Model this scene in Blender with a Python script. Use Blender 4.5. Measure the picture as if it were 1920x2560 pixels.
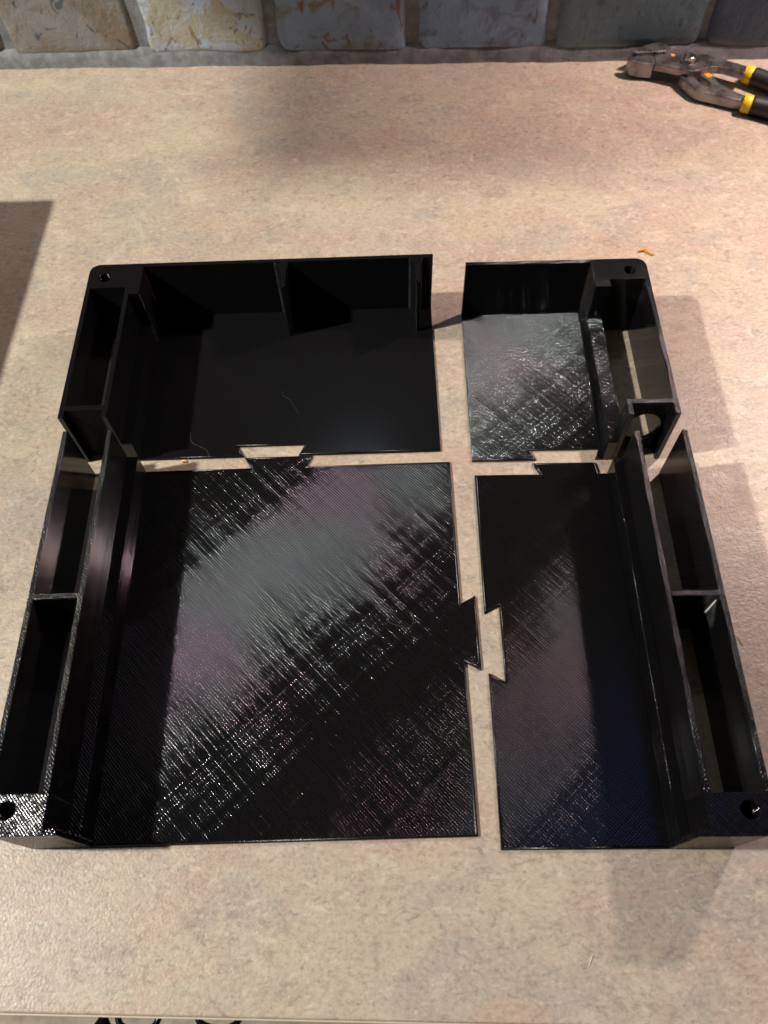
import bpy, bmesh, math, random
from mathutils import Vector, Matrix
random.seed(7)
S = 1.87e-3                       # metres per layout unit
scn = bpy.context.scene
for ob in list(bpy.data.objects):
    bpy.data.objects.remove(ob)
COL = scn.collection

# ------------------------------------------------------------------ camera
cam_d = bpy.data.cameras.new('camera')
cam = bpy.data.objects.new('camera', cam_d); COL.objects.link(cam)
RT = (0.9994465, -0.0235518, -0.0234929)
DN = (-0.0320132, -0.8729197, -0.4868124)
FW = (-0.0090421, 0.4872950, -0.8731906)
m = Matrix(((RT[0], -DN[0], -FW[0], 72.1963 * S), (RT[1], -DN[1], -FW[1], -22.9632 * S),
            (RT[2], -DN[2], -FW[2], 197.5751 * S), (0, 0, 0, 1)))
cam.matrix_world = m
cam_d.sensor_fit = 'VERTICAL'; cam_d.sensor_height = 36.0; cam_d.sensor_width = 27.0
cam_d.lens = 1973.368 / 2560 * 36
cam_d.clip_start = 0.01; cam_d.clip_end = 50
cam_d.dof.use_dof = True; cam_d.dof.focus_distance = 0.415; cam_d.dof.aperture_fstop = 11.0
scn.camera = cam
scn.render.resolution_x = 768; scn.render.resolution_y = 1024

# ------------------------------------------------------------------ world, lamps, exposure
w = bpy.data.worlds.new('World'); scn.world = w; w.use_nodes = True
bg = w.node_tree.nodes['Background']
bg.inputs[0].default_value = (1.0, 0.90, 0.84, 1); bg.inputs[1].default_value = 0.022
def lamp(name, loc, power, col, r):
    d = bpy.data.lights.new(name, 'POINT'); d.energy = power; d.color = col; d.shadow_soft_size = r
    o = bpy.data.objects.new(name, d); o.location = Vector(loc) * S; COL.objects.link(o); return o
def puck(name, loc, power, col, size, spread=180):
    d = bpy.data.lights.new(name, 'AREA'); d.shape = 'DISK'; d.size = size; d.energy = power; d.color = col; d.spread = math.radians(spread)
    o = bpy.data.objects.new(name, d); o.location = Vector(loc) * S; COL.objects.link(o); return o
lamp('ceiling_lamp', (-475, 18, 606), 116, (1.0, 0.94, 0.83), 0.029)
puck('under_cabinet_light', (355, 288, 306), 8.3, (1.0, 0.755, 0.685), 0.058, 140)
puck('under_cabinet_light', (49, 272, 306), 0.22, (0.80, 0.92, 1.0), 0.040)  # dim cool fill added to lift the wall tiles, not a known lamp
puck('blue_ceiling_lamp', (340, 186, 900), 3.6, (0.08, 0.25, 1.0), 0.30)
scn.view_settings.view_transform = 'Standard'; scn.view_settings.look = 'None'
scn.view_settings.exposure = 0.0; scn.view_settings.gamma = 1.0; scn.view_settings.use_curve_mapping = False

# ------------------------------------------------------------------ node helpers
class NT:
    def __init__(s, name):
        s.mat = bpy.data.materials.new(name); s.mat.use_nodes = True
        s.t = s.mat.node_tree; s.bsdf = s.t.nodes['Principled BSDF']
    def n(s, typ, **kw):
        nd = s.t.nodes.new(typ)
        for k, v in kw.items(): setattr(nd, k, v)
        return nd
    def put(s, sock, v):
        if hasattr(v, 'node'): s.t.links.new(v, sock)
        else: sock.default_value = v
    def math(s, op, a, b=None, c=None, clamp=False):
        nd = s.n('ShaderNodeMath', operation=op, use_clamp=clamp); s.put(nd.inputs[0], a)
        if b is not None: s.put(nd.inputs[1], b)
        if c is not None: s.put(nd.inputs[2], c)
        return nd.outputs[0]
    def vmath(s, op, a, b=None, scale=None):
        nd = s.n('ShaderNodeVectorMath', operation=op); s.put(nd.inputs[0], a)
        if b is not None: s.put(nd.inputs[1], b)
        if scale is not None: s.put(nd.inputs['Scale'], scale)
        return nd.outputs['Vector']
    def noise(s, vec, scale, detail=3, rough=0.55, dist=0.0):
        nd = s.n('ShaderNodeTexNoise'); s.put(nd.inputs['Vector'], vec)
        nd.inputs['Scale'].default_value = scale; nd.inputs['Detail'].default_value = detail
        nd.inputs['Roughness'].default_value = rough; nd.inputs['Distortion'].default_value = dist
        return nd.outputs['Fac']
    def rng(s, v, a, b, c=0.0, d=1.0, smooth=True):
        nd = s.n('ShaderNodeMapRange'); nd.interpolation_type = 'SMOOTHSTEP' if smooth else 'LINEAR'
        s.put(nd.inputs[0], v)
        for i, x in enumerate((a, b, c, d)): s.put(nd.inputs[i + 1], x)
        return nd.outputs[0]
    def mix(s, f, a, b, mode='MIX'):
        nd = s.n('ShaderNodeMix', data_type='RGBA', blend_type=mode); s.put(nd.inputs[0], f)
        s.put(nd.inputs[6], a if hasattr(a, 'node') else (*a, 1)); s.put(nd.inputs[7], b if hasattr(b, 'node') else (*b, 1))
        return nd.outputs[2]
    def coord(s):
        return s.n('ShaderNodeTexCoord').outputs['Object']
    def mapping(s, v, scale=(1, 1, 1), loc=(0, 0, 0), rot=(0, 0, 0)):
        nd = s.n('ShaderNodeMapping'); s.put(nd.inputs[0], v)
        nd.inputs['Scale'].default_value = scale; nd.inputs['Location'].default_value = loc
        nd.inputs['Rotation'].default_value = rot
        return nd.outputs[0]
    def bump(s, h, strength, dist):
        nd = s.n('ShaderNodeBump'); s.put(nd.inputs['Height'], h)
        nd.inputs['Strength'].default_value = strength; nd.inputs['Distance'].default_value = dist
        s.t.links.new(nd.outputs[0], s.bsdf.inputs['Normal'])
    def setp(s, **kw):
        for k, v in kw.items():
            sock = s.bsdf.inputs[k.replace('_', ' ')]
            if isinstance(v, tuple) and len(v) == 3: v = (*v, 1)
            s.put(sock, v)
        return s.mat

def plastic(name, amp, cross, wall, rough, pitch=1.2e-3, ang=math.radians(42.5), seed=0.0, base=0.0045, spec=0.5, band=0.10, weave_a=0.10, warm=0.90, cell=0.0):
    """black printed plastic: beads of filament 45 degrees to the sides, layer lines on upright faces"""
    M = NT(name); co = M.coord()
    sx = M.n('ShaderNodeSeparateXYZ'); M.put(sx.inputs[0], co)
    X, Y, Z = sx.outputs
    wob = M.math('MULTIPLY', M.math('SUBTRACT', M.noise(co, 45 + seed, 2), 0.5), 0.0007)
    d1 = (math.cos(ang), math.sin(ang)); d2 = (-math.sin(ang), math.cos(ang))
    def lin(d): return M.math('ADD', M.math('ADD', M.math('MULTIPLY', X, d[0]), M.math('MULTIPLY', Y, d[1])), wob)
    lu, lv = lin(d1), lin(d2)
    u = M.math('DIVIDE', lu, pitch); v = M.math('DIVIDE', lv, pitch * 1.15)
    def saw(t): return M.math('SUBTRACT', M.math('MULTIPLY', M.math('FRACT', t), 2.0), 1.0)
    def rnd(t, k):
        nd = M.n('ShaderNodeTexWhiteNoise', noise_dimensions='1D'); M.put(nd.inputs['W'], M.math('ADD', M.math('FLOOR', t), k))
        return M.math('SUBTRACT', nd.outputs['Value'], 0.5)
    def n1(t, sc, k, det=3):
        nd = M.n('ShaderNodeTexNoise', noise_dimensions='1D'); M.put(nd.inputs['W'], M.math('ADD', t, k))
        nd.inputs['Scale'].default_value = sc; nd.inputs['Detail'].default_value = det; nd.inputs['Roughness'].default_value = 0.7
        return M.math('SUBTRACT', nd.outputs['Fac'], 0.5)
    # zones printed in one go: diamond shaped patches with their own slight lean
    zn = M.n('ShaderNodeTexWhiteNoise', noise_dimensions='2D'); zc = M.n('ShaderNodeCombineXYZ')
    M.put(zc.inputs[0], M.math('FLOOR', M.math('DIVIDE', M.math('ADD', lu, 0.011 + seed * 0.01), 0.052)))
    M.put(zc.inputs[1], M.math('FLOOR', M.math('DIVIDE', M.math('ADD', lv, 0.017 + seed * 0.01), 0.047)))
    M.put(zn.inputs['Vector'], zc.outputs[0])
    zs = M.n('ShaderNodeSeparateColor'); M.put(zs.inputs[0], zn.outputs['Color'])
    z1 = M.math('SUBTRACT', zs.outputs[0], 0.5); z2 = M.math('SUBTRACT', zs.outputs[1], 0.5)
    su = saw(u); bead = M.math('ADD', M.math('MULTIPLY', su, 0.38), M.math('MULTIPLY', M.math('POWER', M.math('ABSOLUTE', su), 3.0), M.math('MULTIPLY', M.math('SIGN', su), 0.62)))
    t1 = M.math('ADD', M.math('MULTIPLY', bead, amp), M.math('ADD', M.math('MULTIPLY', rnd(u, 3.3), amp * 0.06), M.math('MULTIPLY', z1, band)))
    weave = M.math('ADD', M.math('MULTIPLY', rnd(u, 11.0), weave_a), M.math('MULTIPLY', rnd(M.math('MULTIPLY', v, 0.9), 23.0), weave_a))
    cn = M.n('ShaderNodeTexWhiteNoise', noise_dimensions='2D'); cc = M.n('ShaderNodeCombineXYZ')
    M.put(cc.inputs[0], M.math('FLOOR', u)); M.put(cc.inputs[1], M.math('FLOOR', M.math('ADD', v, rnd(u, 31.0)))); M.put(cn.inputs['Vector'], cc.outputs[0])
    dots = M.math('MULTIPLY', M.math('SUBTRACT', cn.outputs['Value'], 0.5), cell)
    t2 = M.math('ADD', M.math('ADD', M.math('ADD', M.math('MULTIPLY', saw(v), cross), dots), weave),
                M.math('ADD', M.math('MULTIPLY', n1(lv, 150.0, seed, 4), band * 2), M.math('MULTIPLY', z2, band * 0.35)))
    g = M.n('ShaderNodeNewGeometry'); N = g.outputs['Normal']
    sn = M.n('ShaderNodeSeparateXYZ'); M.put(sn.inputs[0], N)
    up = M.math('GREATER_THAN', sn.outputs[2], 0.9)
    cx = M.n('ShaderNodeCombineXYZ')
    M.put(cx.inputs[0], M.math('ADD', M.math('MULTIPLY', t1, d1[0]), M.math('MULTIPLY', t2, d2[0])))
    M.put(cx.inputs[1], M.math('ADD', M.math('MULTIPLY', t1, d1[1]), M.math('MULTIPLY', t2, d2[1])))
    horiz = M.vmath('SCALE', cx.outputs[0], scale=up)
    # upright faces: thin horizontal layers
    lay = M.math('DIVIDE', M.math('ADD', Z, M.math('MULTIPLY', wob, 0.06)), 0.40e-3)
    along = M.noise(M.mapping(co, (30, 30, 1100)), 1.0, 2, 0.6)
    depth = M.math('ADD', 0.55, M.math('ADD', M.math('MULTIPLY', rnd(lay, 5.0), 0.5), M.math('MULTIPLY', along, 0.7)))
    tz = M.math('MULTIPLY', M.math('MULTIPLY', saw(lay), depth), wall)
    tz = M.math('MULTIPLY', tz, M.math('SUBTRACT', 1.0, up))
    cz = M.n('ShaderNodeCombineXYZ'); M.put(cz.inputs[2], tz)
    nn = M.vmath('NORMALIZE', M.vmath('ADD', M.vmath('ADD', N, horiz), cz.outputs[0]))
    M.t.links.new(nn, M.bsdf.inputs['Normal'])
    ro = M.math('ADD', rough, M.math('MULTIPLY', M.math('SUBTRACT', M.noise(co, 70, 4, 0.7), 0.5), 0.05))
    tint = M.mix(M.rng(M.noise(co, 13 + seed, 2, 0.5), 0.42, 0.60), (0.83, 0.92, 1.0), (1.0, warm, 1.0))  # bluish and purple sheen put into the reflection colour by noise
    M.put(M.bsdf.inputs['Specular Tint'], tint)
    return M.setp(Base_Color=(base, base, base * 1.1), Roughness=ro, IOR=1.46, Specular_IOR_Level=spec)

def simple(name, col, rough=0.5, metal=0.0, var=0.0, scale=200, bump=0.0, bscale=800, bdist=2e-4):
    M = NT(name); co = M.coord()
    c = col
    if var:
        c = M.mix(M.rng(M.noise(co, scale, 4, 0.65), 0.3, 0.7), tuple(x * (1 - var) for x in col), tuple(min(1, x * (1 + var)) for x in col))
    if bump: M.bump(M.noise(co, bscale, 3), bump, bdist)
    return M.setp(Base_Color=c, Roughness=rough, Metallic=metal)

def counter_mat():
    """laminate with a slate print: cloudy patches of tan, pink, straw and grey, flaky light and dark spots, hairline cracks"""
    M = NT('stone_print_laminate'); co = M.coord()
    def at(k): return M.mapping(co, (0.85, 1.2, 1), loc=(k * 1.31, k * 0.77, 0))
    w1 = M.noise(at(1), 9, 4, 0.6, 0.6); w2 = M.noise(at(2), 15, 5, 0.65, 0.8); w3 = M.noise(at(3), 21, 5, 0.65, 0.9); w4 = M.noise(at(4), 12, 4, 0.6, 0.5)
    c = M.mix(M.rng(w1, 0.36, 0.62), (0.403, 0.326, 0.271), (0.444, 0.385, 0.299))
    c = M.mix(M.math('MULTIPLY', M.rng(w2, 0.48, 0.66), 0.52), c, (0.444, 0.307, 0.242))
    c = M.mix(M.math('MULTIPLY', M.rng(w3, 0.50, 0.64), 0.48), c, (0.323, 0.307, 0.276))
    c = M.mix(M.math('MULTIPLY', M.rng(w4, 0.54, 0.68), 0.42), c, (0.496, 0.438, 0.309))
    f1 = M.noise(at(5), 70, 6, 0.72, 0.8); f2 = M.noise(at(6), 62, 6, 0.74, 1.0); f3 = M.noise(at(7), 170, 5, 0.75, 0.7); f4 = M.noise(at(8), 190, 5, 0.75, 0.7)
    c = M.mix(M.math('MULTIPLY', M.rng(f1, 0.52, 0.66), 0.46), c, (0.562, 0.492, 0.398))
    c = M.mix(M.math('MULTIPLY', M.rng(f2, 0.53, 0.67), 0.50), c, (0.253, 0.210, 0.183))
    c = M.mix(M.math('MULTIPLY', M.rng(f3, 0.56, 0.64), 0.50), c, (0.590, 0.526, 0.433))
    c = M.mix(M.math('MULTIPLY', M.rng(f4, 0.56, 0.64), 0.52), c, (0.225, 0.185, 0.164))
    c = M.mix(M.math('MULTIPLY', M.rng(M.noise(at(9), 30, 3, 0.5, 0.4), 0.66, 0.72), 0.3), c, (0.562, 0.487, 0.309))
    f5 = M.noise(at(10), 420, 4, 0.75, 0.4)
    c = M.mix(M.math('MULTIPLY', M.rng(f5, 0.52, 0.60), 0.45), c, M.mix(1.0, c, (0.66, 0.65, 0.64), 'MULTIPLY'))
    c = M.mix(M.math('MULTIPLY', M.rng(f5, 0.34, 0.48, 1, 0), 0.30), c, (0.601, 0.539, 0.439))
    def crack(k, sc, rot, wd):
        r = M.math('ABSOLUTE', M.math('SUBTRACT', M.noise(M.mapping(co, (0.7, 1.5, 1), loc=(k, k * 2, 0), rot=(0, 0, rot)), sc, 4, 0.6, 0.45), 0.5))
        return M.math('MULTIPLY', M.rng(r, 0.0, wd, 1, 0), M.rng(M.noise(at(k), 26, 3, 0.6), 0.55, 0.62))
    cr = M.math('MAXIMUM', crack(12, 34, 0.45, 0.012), crack(15, 60, -0.1, 0.018))
    c = M.mix(M.math('MULTIPLY', cr, 0.20), c, (0.141, 0.112, 0.099))
    peb = M.n('ShaderNodeTexVoronoi'); M.put(peb.inputs['Vector'], co); peb.inputs['Scale'].default_value = 850
    h = M.math('ADD', M.math('ADD', M.noise(M.mapping(co, (0.8, 1.2, 1)), 480, 3, 0.6), M.math('MULTIPLY', f2, -0.8)), M.math('MULTIPLY', peb.outputs['Distance'], 0.5))
    h = M.math('SUBTRACT', h, M.math('MULTIPLY', cr, 0.3))
    M.bump(h, 0.42, 3.6e-4)
    return M.setp(Base_Color=c, Roughness=M.rng(f1, 0.3, 0.7, 0.36, 0.50), IOR=1.45)

def slate(name, cols, seed, scale=26.0, rough=0.5):
    """cleft stone: three natural colours in cloudy patches with a rusty or dark fleck"""
    M = NT(name); co = M.mapping(M.coord(), loc=(seed * 1.37, seed * 0.71, seed * 0.33))
    a = M.noise(co, scale, 5, 0.62, 0.7); b = M.noise(M.mapping(co, loc=(4, 1, 2)), scale * 1.4, 5, 0.65, 0.9)
    f = M.noise(co, scale * 9, 4, 0.7)
    c = M.mix(M.rng(a, 0.40, 0.60), cols[0], cols[1])
    c = M.mix(M.rng(b, 0.52, 0.64), c, cols[2])
    sp = M.noise(M.mapping(co, (1.6, 1, 1), loc=(9, 9, 1)), scale * 2.2, 3, 0.6, 1.2)
    c = M.mix(M.math('MULTIPLY', M.rng(sp, 0.59, 0.66), 0.85), c, cols[3])
    c = M.mix(M.math('MULTIPLY', f, 0.5), c, M.mix(1.0, c, (0.62, 0.62, 0.62), 'MULTIPLY'))
    M.bump(M.math('ADD', M.math('MULTIPLY', b, 1.0), M.math('MULTIPLY', f, 0.45)), 0.75, 2.6e-3)
    return M.setp(Base_Color=c, Roughness=M.rng(b, 0.3, 0.7, rough - 0.1, rough + 0.14))

# ------------------------------------------------------------------ mesh helpers (layout units -> metres)
def empty(name, loc=(0, 0, 0), rz=0.0):
    o = bpy.data.objects.new(name, None); COL.objects.link(o); o.empty_display_size = 0.02
    o.location = Vector(loc) * S; o.rotation_euler = (0, 0, rz); return o
def tag(o, label, cat, group=None):
    o['label'] = label; o['category'] = cat
    if group: o['group'] = group
    return o
def link(name, me, mat, parent=None):
    o = bpy.data.objects.new(name, me); COL.objects.link(o); me.materials.append(mat)
    if parent: o.parent = parent
    return o
def bevel(o, wd=0.12, seg=2, ang=35):
    b = o.modifiers.new('bevel', 'BEVEL'); b.width = wd * S; b.segments = seg; b.limit_method = 'ANGLE'
    b.angle_limit = math.radians(ang); b.harden_normals = False; return o
def arc(cx, cy, r, a0, a1, n=7):
    return [(cx + r * math.cos(math.radians(a0 + (a1 - a0) * i / n)), cy + r * math.sin(math.radians(a0 + (a1 - a0) * i / n))) for i in range(n + 1)]
def circle(cx, cy, r, n=28):
    return [(cx + r * math.cos(2 * math.pi * i / n), cy + r * math.sin(2 * math.pi * i / n)) for i in range(n)]
def prism(name, poly, h0, h1, mat, parent=None, holes=(), plane='XY', bev=0.12, seg=2):
    """polygon with holes, extruded from h0 to h1 along the remaining axis"""
    bm = bmesh.new()
    def P(p, h): return Vector((p[0], p[1], h) if plane == 'XY' else (p[0], h, p[1]) if plane == 'XZ' else (h, p[0], p[1])) * S
    loops = [poly] + list(holes); caps = []
    rings = []
    for h in (h0, h1):
        es = []; rr = []
        for lp in loops:
            vs = [bm.verts.new(P(p, h)) for p in lp]; rr.append(vs)
            es += [bm.edges.new((vs[i], vs[(i + 1) % len(vs)])) for i in range(len(vs))]
        rings.append(rr)
        if holes: bmesh.ops.triangle_fill(bm, edges=es, use_beauty=True)
        else: bm.faces.new(rr[0])
    for a, b in zip(*rings):
        n = len(a)
        for i in range(n): bm.faces.new((a[i], a[(i + 1) % n], b[(i + 1) % n], b[i]))
    bmesh.ops.recalc_face_normals(bm, faces=bm.faces)
    me = bpy.data.meshes.new(name); bm.to_mesh(me); bm.free()
    o = link(name, me, mat, parent)
    if bev: bevel(o, bev, seg)
    return o
def box(name, x0, x1, y0, y1, z0, z1, mat, parent=None, bev=0.12, seg=2):
    x0, x1 = sorted((x0, x1)); y0, y1 = sorted((y0, y1))
    return prism(name, [(x0, y0), (x1, y0), (x1, y1), (x0, y1)], z0, z1, mat, parent, bev=bev, seg=seg)
def tube(name, pts, rad, mat, parent=None, n=10, smooth=True, caps=True):
    """round sweep through pts, rad a number or a list"""
    pts = [Vector(p) for p in pts]; rad = rad if isinstance(rad, (list, tuple)) else [rad] * len(pts)
    vs, fs = [], []
    ref = Vector((0, 0, 1))
    for i, p in enumerate(pts):
        t = (pts[min(i + 1, len(pts) - 1)] - pts[max(i - 1, 0)]).normalized()
        a = t.cross(ref if abs(t.dot(ref)) < 0.95 else Vector((1, 0, 0))).normalized(); b = a.cross(t).normalized()
        for k in range(n):
            an = 2 * math.pi * k / n
            vs.append((p + (a * math.cos(an) + b * math.sin(an)) * rad[i]) * S)
    for i in range(len(pts) - 1):
        for k in range(n):
            fs.append((i * n + k, i * n + (k + 1) % n, (i + 1) * n + (k + 1) % n, (i + 1) * n + k))
    if caps: fs += [tuple(range(n - 1, -1, -1)), tuple(range((len(pts) - 1) * n, len(pts) * n))]
    me = bpy.data.meshes.new(name); me.from_pydata(vs, [], fs); me.update()
    if smooth:
        for p in me.polygons: p.use_smooth = True
    return link(name, me, mat, parent)
def spline(pts, k=5):
    pts = [Vector(p) for p in pts]; out = []
    for i in range(len(pts) - 1):
        p0, p1, p2, p3 = pts[max(i - 1, 0)], pts[i], pts[i + 1], pts[min(i + 2, len(pts) - 1)]
        for j in range(k):
            t = j / k
            out.append(0.5 * ((2 * p1) + (p2 - p0) * t + (2 * p0 - 5 * p1 + 4 * p2 - p3) * t * t + (3 * p1 - p0 - 3 * p2 + p3) * t ** 3))
    return out + [pts[-1]]

# ------------------------------------------------------------------ setting: counter, backsplash, floor, cabinets
WA = math.radians(-2.33)                     # the counter runs 2.3 degrees off the trays
WO = (75.25, 303.2)                          # a point where counter and wall meet
frame = lambda x, y: (WO[0] + x * math.cos(WA) - y * math.sin(WA), WO[1] + x * math.sin(WA) + y * math.cos(WA))
m_counter = counter_mat()
YF = -338.9                                  # counter front edge in the wall's frame
c = empty('countertop', (WO[0], WO[1], 0), WA); c['kind'] = 'structure'
box('laminate_top', -420, 420, YF, 14, -18, 0, m_counter, c, bev=0.5, seg=3)
box('edge_strip', -420, 420, YF - 0.35, YF - 0.02, -18, -0.25, simple('laminate_edge', (0.62, 0.54, 0.42), 0.4), c, bev=0.1, seg=1)
fl = prism('floor', [(-800, -900), (900, -900), (900, 420), (-800, 420)], -495, -489, simple('beige_floor', (0.50, 0.43, 0.34), 0.55, 0, 0.25, 30, 0.3, 200, 1e-3), None, bev=0)
fl['kind'] = 'structure'

wall = empty('backsplash', (WO[0], WO[1], 0), WA); wall['kind'] = 'structure'
m_grout = simple('grey_grout', (0.20, 0.215, 0.235), 0.85, 0, 0.25, 120, 0.6, 700, 8e-4)
box('wall_board', -460, 420, 1.3, 14, 0.3, 312, m_grout, wall, bev=0)
# uneven bead of grout along the counter
def grout_bead():
    nx = 260; vs, fs = [], []; prof = [(1.2, 7.0), (0.1, 6.3), (-0.5, 4.2), (-0.9, 1.8), (-1.15, 0.02)]
    for i in range(nx + 1):
        x = -300 + 600 * i / nx
        j = 0.45 * math.sin(x * 0.11) + 0.3 * math.sin(x * 0.37 + 1) + random.uniform(-.18, .18)
        for (y, z) in prof: vs.append(Vector((x, y - j * 0.6 * (z < 3), z + (j * 0.5 if z > 1 else 0))) * S)
    k = len(prof)
    for i in range(nx):
        for q in range(k - 1): fs.append((i * k + q, i * k + q + 1, (i + 1) * k + q + 1, (i + 1) * k + q))
    me = bpy.data.meshes.new('grout_bead'); me.from_pydata(vs, [], fs); me.update()
    for p in me.polygons: p.use_smooth = True
    return link('grout_bead', me, m_grout, wall)
grout_bead()
tan, ltan, cream = (0.20, 0.18, 0.15), (0.32, 0.31, 0.27), (0.44, 0.44, 0.35)
greyb, rust, dark, slt = (0.26, 0.36, 0.50), (0.24, 0.12, 0.055), (0.06, 0.085, 0.13), (0.13, 0.21, 0.28)
PAL = [[ltan, cream, tan, rust], [tan, (0.25, 0.255, 0.25), (0.22, 0.175, 0.12), dark], [cream, (0.44, 0.54, 0.68), (0.40, 0.38, 0.28), (0.20, 0.15, 0.10)],
       [greyb, (0.30, 0.43, 0.62), (0.25, 0.25, 0.18), rust], [(0.24, 0.34, 0.52), (0.27, 0.42, 0.63), (0.20, 0.25, 0.36), (0.17, 0.15, 0.14)],
       [slt, (0.105, 0.18, 0.25), (0.15, 0.22, 0.26), (0.07, 0.12, 0.17)], [(0.045, 0.085, 0.16), (0.055, 0.095, 0.17), (0.07, 0.10, 0.15), dark], [tan, greyb, slt, rust]]
TM = [slate('slate_%d' % i, p, i + 1.0, (26, 24, 30, 20, 34, 22, 26, 24)[i], 0.42 if i in (5, 6) else 0.55) for i, p in enumerate(PAL)]
def tile(x0, x1, z0, z1, mat, seed, rough=1.0):
    """a tumbled stone slab: wavy outline, worn corners, cleft face"""
    rr = random.Random(seed); nx = nz = 18
    ph = [rr.uniform(0, 6.28) for _ in range(10)]
    def wob(t, i): return 0.55 * math.sin(t * 5 + ph[i]) + 0.35 * math.sin(t * 11 + ph[i + 1]) + 0.2 * math.sin(t * 23 + ph[i + 2])
    vs, fs = [], []
    for j in range(nz + 1):
        for i in range(nx + 1):
            u, v = i / nx, j / nz
            ue, ve = 0.5 - 0.5 * math.cos(u * math.pi), 0.5 - 0.5 * math.cos(v * math.pi)
            ue, ve = 0.8 * ue + 0.2 * u, 0.8 * ve + 0.2 * v
            xl, xr = x0 + wob(v, 0), x1 + wob(v, 3); zl, zr = z0 + wob(u, 5) * 0.7, z1 + wob(u, 7) * 0.7
            cu, cv = 2 * ue - 1, 2 * ve - 1
            pull = max(0, (cu * cu) ** 8 * (cv * cv) ** 8) * 2.4          # worn corners
            x = xl + (xr - xl) * ue - pull * math.copysign(1, cu); z = zl + (zr - zl) * ve - pull * math.copysign(1, cv)
            e = max(abs(cu), abs(cv)); drop = 0 if e < 0.94 else ((e - 0.94) / 0.06) ** 2 * 2.2
            h = 0.5 * math.sin(3.1 * u + 2 * v + ph[8]) + 0.35 * math.sin(7 * u - 5 * v + ph[9]) + 0.22 * math.sin(13 * v + 9 * u + ph[2]) + rr.uniform(-.16, .16)
            vs.append(Vector((x, -0.3 - h * 0.55 * rough + drop, z)) * S)
    for j in range(nz):
        for i in range(nx):
            a = j * (nx + 1) + i; fs.append((a, a + 1, a + nx + 2, a + nx + 1))
    me = bpy.data.meshes.new('tile'); me.from_pydata(vs, [], fs); me.update()
    for p in me.polygons: p.use_smooth = True
    return link('tile', me, mat, wall)
JX = [-262, -205, -150, -93.5, -38.5, 18.5, 75.5, 136.5, 193, 249]   # joints along the wall, relative to WO
JX = [x - 6.8 for x in JX]
order = [5, 0, 1, 2, 3, 4, 5, 6, 7]
for row in range(2):
    for k in range(9):
        i = order[k] if row == 0 else (order[k] * 3 + k) % 8
        g = 2.4 if k < 6 else 1.2
        off = 0 if row == 0 else 24
        tile(JX[k] + g + off, JX[k + 1] - g + off, 4.6 + row * 57, 58.5 + row * 57, TM[i], 40 + k + row * 20, 0.5 if i in (5, 6) else 1.0)

# wall cabinet over the back of the counter: it shades that strip from the ceiling lamp
cab = empty('wall_cabinet', (WO[0], WO[1], 312), WA)
tag(cab, 'wall cabinet above the back of the counter, out of the picture', 'cabinet')
m_cab = simple('cabinet_paint', (0.42, 0.36, 0.30), 0.5)
box('carcass', -303, 420, -193, 1.0, 0, 260, m_cab, cab, bev=0.6)
# box beyond the left edge of the picture, seen only by its shadow
bx = empty('storage_box', (-122, 143.5, 0), math.radians(-1.5))
tag(bx, 'low storage box beyond the left picture edge that throws the dark shadow', 'box')
m_box = simple('box_card', (0.33, 0.24, 0.16), 0.8, 0, 0.1, 90)
box('box_body', -42, 42, -62, 68, 0, 36, m_box, bx, bev=0.5); box('box_lid', -43, 43, -63, 69, 36.1, 40, m_box, bx, bev=0.5)

# lower cabinet fittings peeping past the counter's front edge
m_blk = simple('black_gloss_metal', (0.012, 0.012, 0.013), 0.16, 0.6)
low = empty('lower_cabinet', (WO[0], WO[1], -18), WA)
tag(low, 'lower cabinet under the counter front with black fittings', 'cabinet')
box('cabinet_front', -420, 420, YF + 9, YF + 14, -465, -2, m_cab, low, bev=0.4)
def rel(x, y, z):                             # world layout -> lower cabinet frame
    dx, dy = x - WO[0], y - WO[1]; ca, sa = math.cos(-WA), math.sin(-WA)
    return Vector((dx * ca - dy * sa, dx * sa + dy * ca, z + 18))
a = rel(-0.2, -26, -25)
tube('knob', [a + Vector((0, -k, 0)) for k in (0, 8.0, 9.2, 10.6, 12.4, 14, 14.8)], [1.0, 1.0, 1.2, 2.2, 3.0, 2.6, 0.4], m_blk, low, 20)
for (xa, xb) in ((3.0, 13.4), (22, 33)):
    p0, p1 = rel(xa, -26.5, -25), rel(xb, -26.9, -25)
    tube('drawer_pull', spline([p0, p0 + Vector((0.2, -8.2, 0)), p0.lerp(p1, 0.25) + Vector((0, -10.6, 0.2)), p0.lerp(p1, 0.75) + Vector((0, -10.8, 0.2)), p1 + Vector((-0.2, -8.2, 0)), p1], 5), 0.75, m_blk, low, 12)

# ------------------------------------------------------------------ the four printed tray sections
H, HL, TF, TW, TB = 22.45, 8.88, 0.75, 1.36, 1.39
W = 90.0; D = 103.2; WR = 38.43; YB = 58.7
LW, SW = 3.05, 10.77; LWR, SWR = 2.5, 11.3
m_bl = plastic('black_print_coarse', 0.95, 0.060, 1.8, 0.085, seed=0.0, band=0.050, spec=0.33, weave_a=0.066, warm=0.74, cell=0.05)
m_br = plastic('black_print_shallow', 0.40, 0.070, 1.8, 0.11, seed=1.7, band=0.035, spec=0.24, weave_a=0.045, warm=0.80, cell=0.03)  # shallower beads and lower specular than the other ridged floors
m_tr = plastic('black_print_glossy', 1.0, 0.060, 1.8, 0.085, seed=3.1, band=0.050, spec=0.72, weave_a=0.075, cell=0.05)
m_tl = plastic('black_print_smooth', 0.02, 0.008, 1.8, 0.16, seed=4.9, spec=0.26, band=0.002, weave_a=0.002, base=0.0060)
m_rim = plastic('black_print_rim', 0.9, 0.22, 1.8, 0.12, seed=2.2, band=0.02, spec=0.42, weave_a=0.06, pitch=1.15e-3, warm=0.95, cell=0.12)
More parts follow.
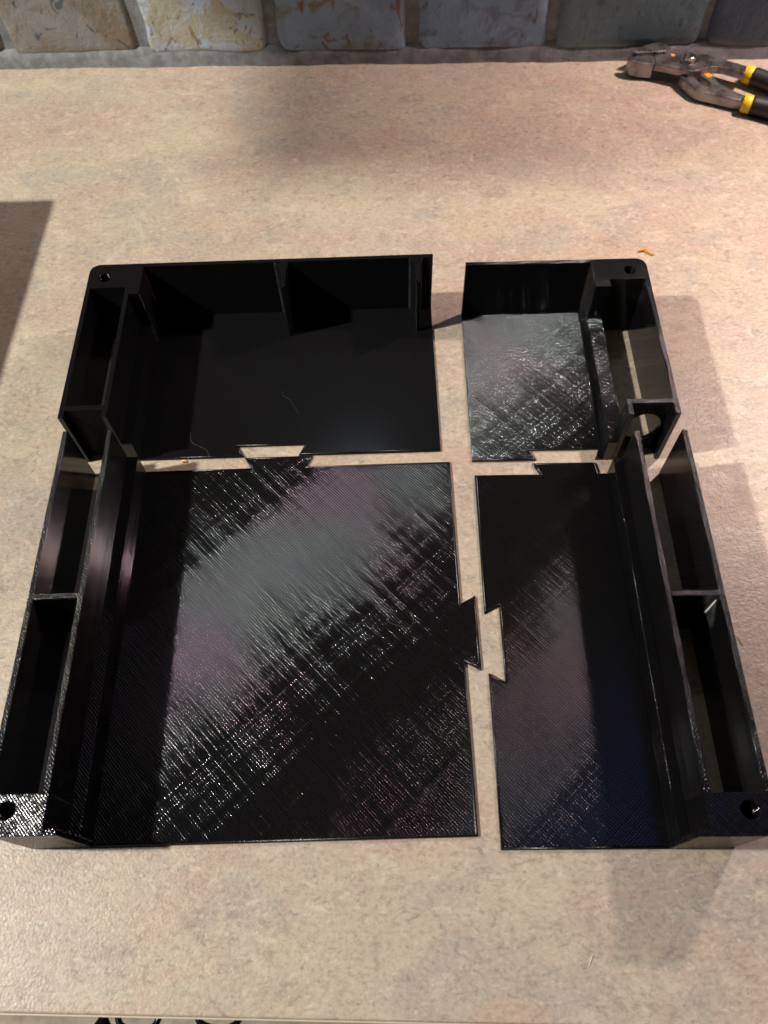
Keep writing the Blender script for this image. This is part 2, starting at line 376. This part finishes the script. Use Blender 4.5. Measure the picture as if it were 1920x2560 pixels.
m_rib = plastic('black_print_rib', 0.02, 0.02, 1.8, 0.20, seed=5.5, spec=0.42, band=0.002, weave_a=0.002)
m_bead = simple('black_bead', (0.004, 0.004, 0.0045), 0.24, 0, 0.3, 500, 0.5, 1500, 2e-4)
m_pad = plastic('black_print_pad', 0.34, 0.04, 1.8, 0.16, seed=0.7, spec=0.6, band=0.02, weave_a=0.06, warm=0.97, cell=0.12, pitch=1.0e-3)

def plate(parent, pts, mat, skip=()):
    """floor plate with the raised bead of its outermost printed line along every free edge"""
    o = prism('floor_plate', pts, 0, TF, mat, parent, bev=0.1)
    n = len(pts); area = sum(pts[i][0] * pts[(i + 1) % n][1] - pts[(i + 1) % n][0] * pts[i][1] for i in range(n)); sg = 1 if area > 0 else -1
    def nrm(a, b):
        d = Vector((b[0] - a[0], b[1] - a[1])).normalized(); return Vector((-d.y, d.x)) * sg
    ins = []
    for i in range(n):
        n1, n2 = nrm(pts[i - 1], pts[i]), nrm(pts[i], pts[(i + 1) % n]); mt = (n1 + n2).normalized()
        ins.append(Vector(pts[i]) + mt * (0.36 / max(0.45, mt.dot(n1))))
    run = []
    for i in list(range(n)) + [0]:
        run.append(i)
        if i in skip or (i == 0 and len(run) > 1):
            if len(run) > 1: bead_run(parent, [ins[k] for k in run])
            run = []
    return o
def bead_run(parent, pts):
    out = []
    for i, p in enumerate(pts):
        for q in ([pts[i - 1]] if i else []) + ([pts[i + 1]] if i + 1 < len(pts) else []):
            d = (q - p).normalized() * 0.25
            if q is (pts[i - 1] if i else None): out.append(p + d)
            else: out.append(p + d)
    tube('edge_bead', [(p.x, p.y, TF - 0.06) for p in out], 0.30, m_bead, parent, 8)

def rounded_block(parent, mat, pts, hole, hr=1.95):
    return prism('corner_block', pts, 0, H, mat, parent, holes=[circle(hole[0], hole[1], hr)], bev=0.12)

# --- front left: largest section
t = empty('tray_section', (0, 0, 0), 0)
tag(t, 'large black printed tray section at front left, with dovetail tabs on two edges', 'tray section', 'four printed tray sections')
plate(t, [(0.01, 0), (W, 0), (W, 41.9), (W + 4.04, 39.6), (W + 4.04, 60.3), (W, 58.1), (W, D), (47.56, D), (49.38, D + 3.75), (29.02, D + 3.75), (31.24, D), (0.01, D)], m_bl, (11,))
xo, xi, xw, xl = -LW - 2 * TW - SW, -LW - TW - SW, -LW - TW, -LW
box('ledge_rail', xl, 0, TB, D, 0, HL, m_bl, t)
box('inner_wall', xw, xl, 8.5, D, 0, H, m_rim, t)
box('outer_wall', xo, xi, 8.5, D, 0, H, m_rim, t)
box('divider', xi, xw, 53.6, 55.15, 0, H, m_rim, t)
rounded_block(t, m_pad, [(xl, 0), (xl, 8.5), (xo, 8.5)] + arc(xo + 3.2, 3.2, 3.2, 180, 270), (-11.5, 5.2))
box('end_stop', xl, 0, 0, TB, 0, H, m_bl, t)

# --- front right
t = empty('tray_section', (94.97, -3.03, 0), math.radians(-1.119))
tag(t, 'narrow black printed tray section at front right, notched on its left edge', 'tray section', 'four printed tray sections')
D2 = 101.27
plate(t, [(0, 0), (WR - .01, 0), (WR - .01, D2), (36.2, D2), (35.6, D2 + 3.85), (17.06, D2 + 3.85), (19.13, D2), (0, D2), (0, 58.1), (4.04, 60.3), (4.04, 39.6), (0, 41.9)], m_br, (1,))
r0, r1, r2, r3, r4 = WR, WR + LWR, WR + LWR + TW, WR + LWR + TW + SWR, WR + LWR + 2 * TW + SWR
box('ledge_rail', r0, r1, TB, D2, 0, HL, m_br, t)
box('inner_wall', r1, r2, 8.7, D2, 0, H, m_rim, t)
box('outer_wall', r3, r4, 8.7, D2, 0, H, m_rim, t)
box('divider', r2, r3, 53.28, 54.8, 0, H, m_rim, t)
rounded_block(t, m_bl, [(r1, 8.7), (r1, 0)] + arc(r4 - 3.2, 3.2, 3.2, -90, 0) + [(r4, 8.7)], (49.77, 5.19))
box('end_stop', r0, r1, 0, TB, 0, H, m_br, t)

# --- back left
t = empty('tray_section', (-2.37, 107.43, 0), math.radians(-0.12))
tag(t, 'smooth black printed tray section at back left, with two ribs on its back wall', 'tray section', 'four printed tray sections')
TLW = 89.92; sb, lb = 48.8, 46.07
plate(t, [(0.01, 0), (31.24, 0), (29.02, 3.75), (49.38, 3.75), (47.56, 0), (TLW, 0), (TLW, YB - TB - .01), (0.01, YB - TB - .01)], m_tl, (5, 6, 7))
box('back_wall', 0.01, TLW, YB - TB, YB, 0, H, m_tl, t)
box('ledge_rail', xl, 0, 0, lb, 0, HL, m_tl, t)
box('inner_wall', xw, xl, 0.19, sb, 0, H, m_tl, t)
box('outer_wall', xo, xi, 0.19, sb, 0, H, m_tl, t)
box('divider', xi, xw, 2.68, 4.24, 0, H, m_tl, t)
rounded_block(t, m_tl, [(xo, sb), (xl, sb), (xl, lb), (0, lb), (0, YB)] + arc(xo + 3.2, YB - 3.2, 3.2, 90, 180), (-11.37, 53.0), 1.75)
def rib(x0, x1, tip0, tip1, ytip):
    yw = YB - TB - 0.01; n = 14; L = []; Rr = []
    for i in range(n + 1):
        s = i / n; k = (1 - s) ** 5
        y = yw - (yw - ytip) * s
        L.append((tip0 + (x0 - tip0) * k, y)); Rr.append((tip1 + (x1 - tip1) * k, y))
    return prism('rib', L + Rr[::-1], TF, H - 0.02, m_rib, t, bev=0.14, seg=3)
rib(40.3, 45.0, 43.2, 44.4, 46.6); rib(82.3, 86.9, 84.5, 85.9, 46.9)

# --- back right
t = empty('tray_section', (96.6, 103.11, 0), math.radians(-0.897))
tag(t, 'small black printed tray section at back right, its side channel open to the counter', 'tray section', 'four printed tray sections')
sb, lb = 50.1, 47.24
plate(t, [(0, 0), (18.85, 0), (17.3, 3.5), (37.6, 3.5), (36.1, 0), (WR - .01, 0), (WR - .01, YB - TB - .01), (0, YB - TB - .01)], m_tr, (5, 6, 7))
box('back_wall', 0, WR - .01, YB - TB, YB, 0, H, m_tr, t)
xb = 3.79
prism('ledge_rail', [(r0, 0), (r1, 0), (r1, xb + 1.56), (r2 + .7, xb + 1.56), (r2 + .7, lb), (r0, lb)], 0, HL, m_tr, t)
box('inner_wall', r1, r2, 0, xb + 1.55, 0, H, m_rim, t)
box('outer_wall', r3, r4, 0, sb, 0, H, m_rim, t)
prism('divider', [(r2, 0), (r3, 0), (r3, H), (r2, H)], xb, xb + 1.55, m_rim, t, holes=[[((r2 + r3) / 2 + 5.1 * x, 10.6 + 6.6 * y) for x, y in circle(0, 0, 1, 36)]], plane='XZ', bev=0.1)
rounded_block(t, m_rim, [(r0, lb), (r2 + .7, lb), (r2 + .7, sb), (r4, sb)] + arc(r4 - 3.2, YB - 3.2, 3.2, 0, 90) + [(r0, YB)], (49.5, 53.8), 1.75)

# ------------------------------------------------------------------ pliers
def steel():
    M = NT('worn_steel'); co = M.coord()
    a = M.noise(co, 90, 5, 0.65); st = M.noise(M.mapping(co, (60, 420, 420)), 1.0, 3)
    col = M.mix(M.rng(a, 0.38, 0.62), (0.20, 0.19, 0.185), (0.33, 0.33, 0.33))
    col = M.mix(M.math('MULTIPLY', M.rng(M.noise(M.mapping(co, loc=(3, 1, 0)), 160, 4, 0.7), 0.58, 0.68), 0.35), col, (0.18, 0.12, 0.09))
    M.bump(M.math('ADD', a, M.math('MULTIPLY', st, 0.4)), 0.08, 4e-4)
    return M.setp(Base_Color=col, Metallic=0.9, Roughness=M.rng(a, 0.3, 0.7, 0.24, 0.40))
m_steel = steel(); m_rub = simple('black_rubber', (0.014, 0.014, 0.015), 0.5, 0, 0.2, 300, 0.3, 900, 2e-4)
m_yel = simple('yellow_plastic', (0.80, 0.58, 0.01), 0.42); m_nut = simple('bright_steel', (0.82, 0.81, 0.79), 0.16, 1.0)
m_or = simple('orange_plastic', (0.75, 0.30, 0.03), 0.5)
pl = empty('pliers', (196, 283, 0)); PO = Vector((196, 283, 0))
tag(pl, 'adjustable pliers with black grips and yellow bands lying by the dark wall tile', 'pliers')
loc2 = lambda L: [(x - PO.x, y - PO.y) for x, y in L]
prism('upper_jaw', loc2([(176.4, 291.3), (174.8, 292.1), (177, 294.0), (179.6, 295.6), (184, 297.4), (187, 297.8), (189.6, 297.2), (190.6, 294.8), (190.0, 292.9), (188.6, 291.5), (181.5, 291.3)]), 2.2, 7.6, m_steel, pl, bev=0.45, seg=3)
prism('jaw_nose', loc2([(173.8, 290.4), (175.4, 289.9), (183.6, 290.2), (183.8, 287), (183.0, 284.0), (178, 284.9), (174.4, 286.4), (173.2, 288.5)]), 1.0, 6.96, m_steel, pl, bev=0.5, seg=3)
prism('lower_jaw', loc2([(183.6, 290.15), (188.2, 290.3), (190.2, 292.3), (195.4, 293), (199, 292.3), (203, 290.6), (207, 288.4), (210.2, 286.3), (215, 283.2), (219.1, 280.6), (216.9, 275.9), (213.6, 278.1), (210.7, 279.8), (207.6, 280.8), (204.8, 280.6), (201, 279.4), (198.6, 278.6), (196.0, 278.6), (192.6, 280.2), (189.1, 282), (186, 283.4), (183.2, 284.3), (183.7, 287)]), 3.9, 7.0, m_steel, pl, bev=0.5, seg=3)
for k in range(9):                                        # jaw teeth
    x = 177.2 + k * 1.2
    prism('tooth', loc2([(x, 290.05), (x + 0.7, 290.05), (x + 0.35, 291.1)]), 4.5, 7.3, m_steel, pl, bev=0)
prism('lower_handle', loc2([(193.2, 281.6), (196.4, 282.6), (200.2, 282.2), (204.0, 281.3), (206.0, 279.4), (206.9, 275.6), (208.6, 272.4), (211.6, 268.9), (214.6, 266.2), (217.4, 264.6), (215.8, 260.6), (213.2, 262.0), (208, 264.5), (202.6, 267.2), (199.2, 268.6), (197.2, 270.2), (195.4, 273.4), (193.6, 276.8), (192.8, 279.4)]), 0.6, 4.6, m_steel, pl,
      holes=[loc2([(197.9, 279.4), (198.9, 280.6), (200.4, 280.4), (203.6, 275.4), (203.9, 273.6), (202.9, 272.3), (201.2, 272.4), (200.0, 273.6)])], bev=0.4, seg=3)
prism('pivot_washer', circle(196.6 - PO.x, 285.0 - PO.y, 3.2, 24), 7.02, 7.5, m_nut, pl, bev=0.12)
prism('pivot_nut', circle(196.6 - PO.x, 285.0 - PO.y, 2.5, 12), 7.5, 9.6, m_nut, pl, bev=0.8, seg=4)
def grip(pts, band):
    pts = [Vector(p) - PO for p in pts]; sp = spline(pts, 6)
    tube('grip', sp, [3.2] + [3.4] * (len(sp) - 2) + [2.6], m_rub, pl, 18)
    d = (sp[1] - sp[0]).normalized()
    tube('grip_band', [sp[0] - d * band, sp[0] - d * (band - 0.2), sp[0] - d * 0.2, sp[0] + d * 0.05], [3.0, 3.25, 3.25, 3.0], m_yel, pl, 18)
grip([(221.8, 278.6, 3.9), (227.1, 274.4, 3.9), (240, 262, 3.8), (256, 244, 3.6), (276, 220, 3.5)], 3.4)
grip([(217.0, 261.1, 3.5), (222.8, 258.3, 3.5), (238, 249, 3.5), (256, 235, 3.5), (272, 220, 3.5)], 3.4)
prism('orange_smear', loc2([(190.4, 290.0), (191.8, 290.4), (192.2, 289.2), (191.0, 288.6)]), 7.0, 7.1, m_or, pl, bev=0)
prism('orange_smear', loc2([(202.0, 281.0), (204.6, 280.6), (205.6, 278.4), (203.4, 277.6)]), 4.6, 4.72, m_or, pl, bev=0)

# ------------------------------------------------------------------ small scraps
def scrap(name, pts, r, mat, label, cat):
    p0 = Vector(pts[0]); b = Vector((p0.x, p0.y, 0))
    sp = spline([Vector(p) - b for p in pts], 5)
    o = tube(name, sp, [r * 0.6] + [r * random.uniform(0.85, 1.15) for _ in sp[1:-1]] + [r * 0.5], mat, None, 8)
    o.location = b * S; tag(o, label, cat); return o
m_hair = simple('pale_fibre', (0.17, 0.15, 0.12), 0.5)
m_thr = simple('grey_filament', (0.07, 0.07, 0.07), 0.3)
m_white = simple('pale_filament', (0.55, 0.55, 0.52), 0.35)
scrap('plastic_curl', [(160.7, 187.4, .5), (161.9, 187.7, .6), (163, 187.8, .9), (164, 187, .6), (165, 185.9, .5), (165.8, 185.6, .5)], 0.42, m_or, 'orange plastic curl on the counter behind the back right section', 'scrap')
scrap('plastic_crumb', [(10.3, 106.4, .35), (10.9, 106.7, .5), (11.5, 106.4, .4)], 0.4, simple('yellow_crumb', (0.75, 0.48, 0.10), 0.5), 'tiny yellow crumb in the gap between the two left sections', 'scrap')
scrap('fibre', [(39.4, 131.6, .9), (39.7, 129.4, .9), (42, 127.9, .92), (42.9, 125.6, .9), (43.9, 124.1, .9), (44.7, 122.1, .9)], 0.025, m_thr, 'zigzag grey fibre in the middle of the back left floor', 'fibre')
scrap('fibre', [(11.9, 116.8, .9), (12.3, 113.9, .9), (13.4, 112.4, .95), (15.3, 111.3, 1.0), (17.2, 110.1, .95), (18.4, 107.9, .9), (18.9, 106.9, .5)], 0.022, m_hair, 'long pale fibre hanging over the front edge of the back left floor', 'fibre')
scrap('fibre', [(69.8, 54.2, .9), (71.4, 53, .9), (73.7, 52.1, .95), (75.8, 51.5, .95), (77.1, 53.2, .95), (76.9, 55, .9), (76.3, 56, .9)], 0.05, m_thr, 'hooked grey fibre on the front left floor near its side tab', 'fibre')
scrap('filament_string', [(148.5, 48.1, 22.2), (146.9, 46.6, 22.1), (145.3, 45.2, 22)], 0.16, m_white, 'short pale string of filament across the front right channel corner', 'filament')
scrap('fibre', [(161.2, 46.8, .25), (161.7, 45.7, .3), (162.1, 44.2, .25)], 0.1, simple('golden_fibre', (0.75, 0.55, 0.25), .4), 'short golden fibre on the counter right of the front right wall', 'fibre')
scrap('fibre', [(112.8, -24.5, .2), (112.2, -25.6, .25), (111.7, -26.5, .2)], 0.09, simple('light_fibre', (0.8, 0.66, 0.5), .4), 'tiny light fibre on the bare counter below the front right section', 'fibre')
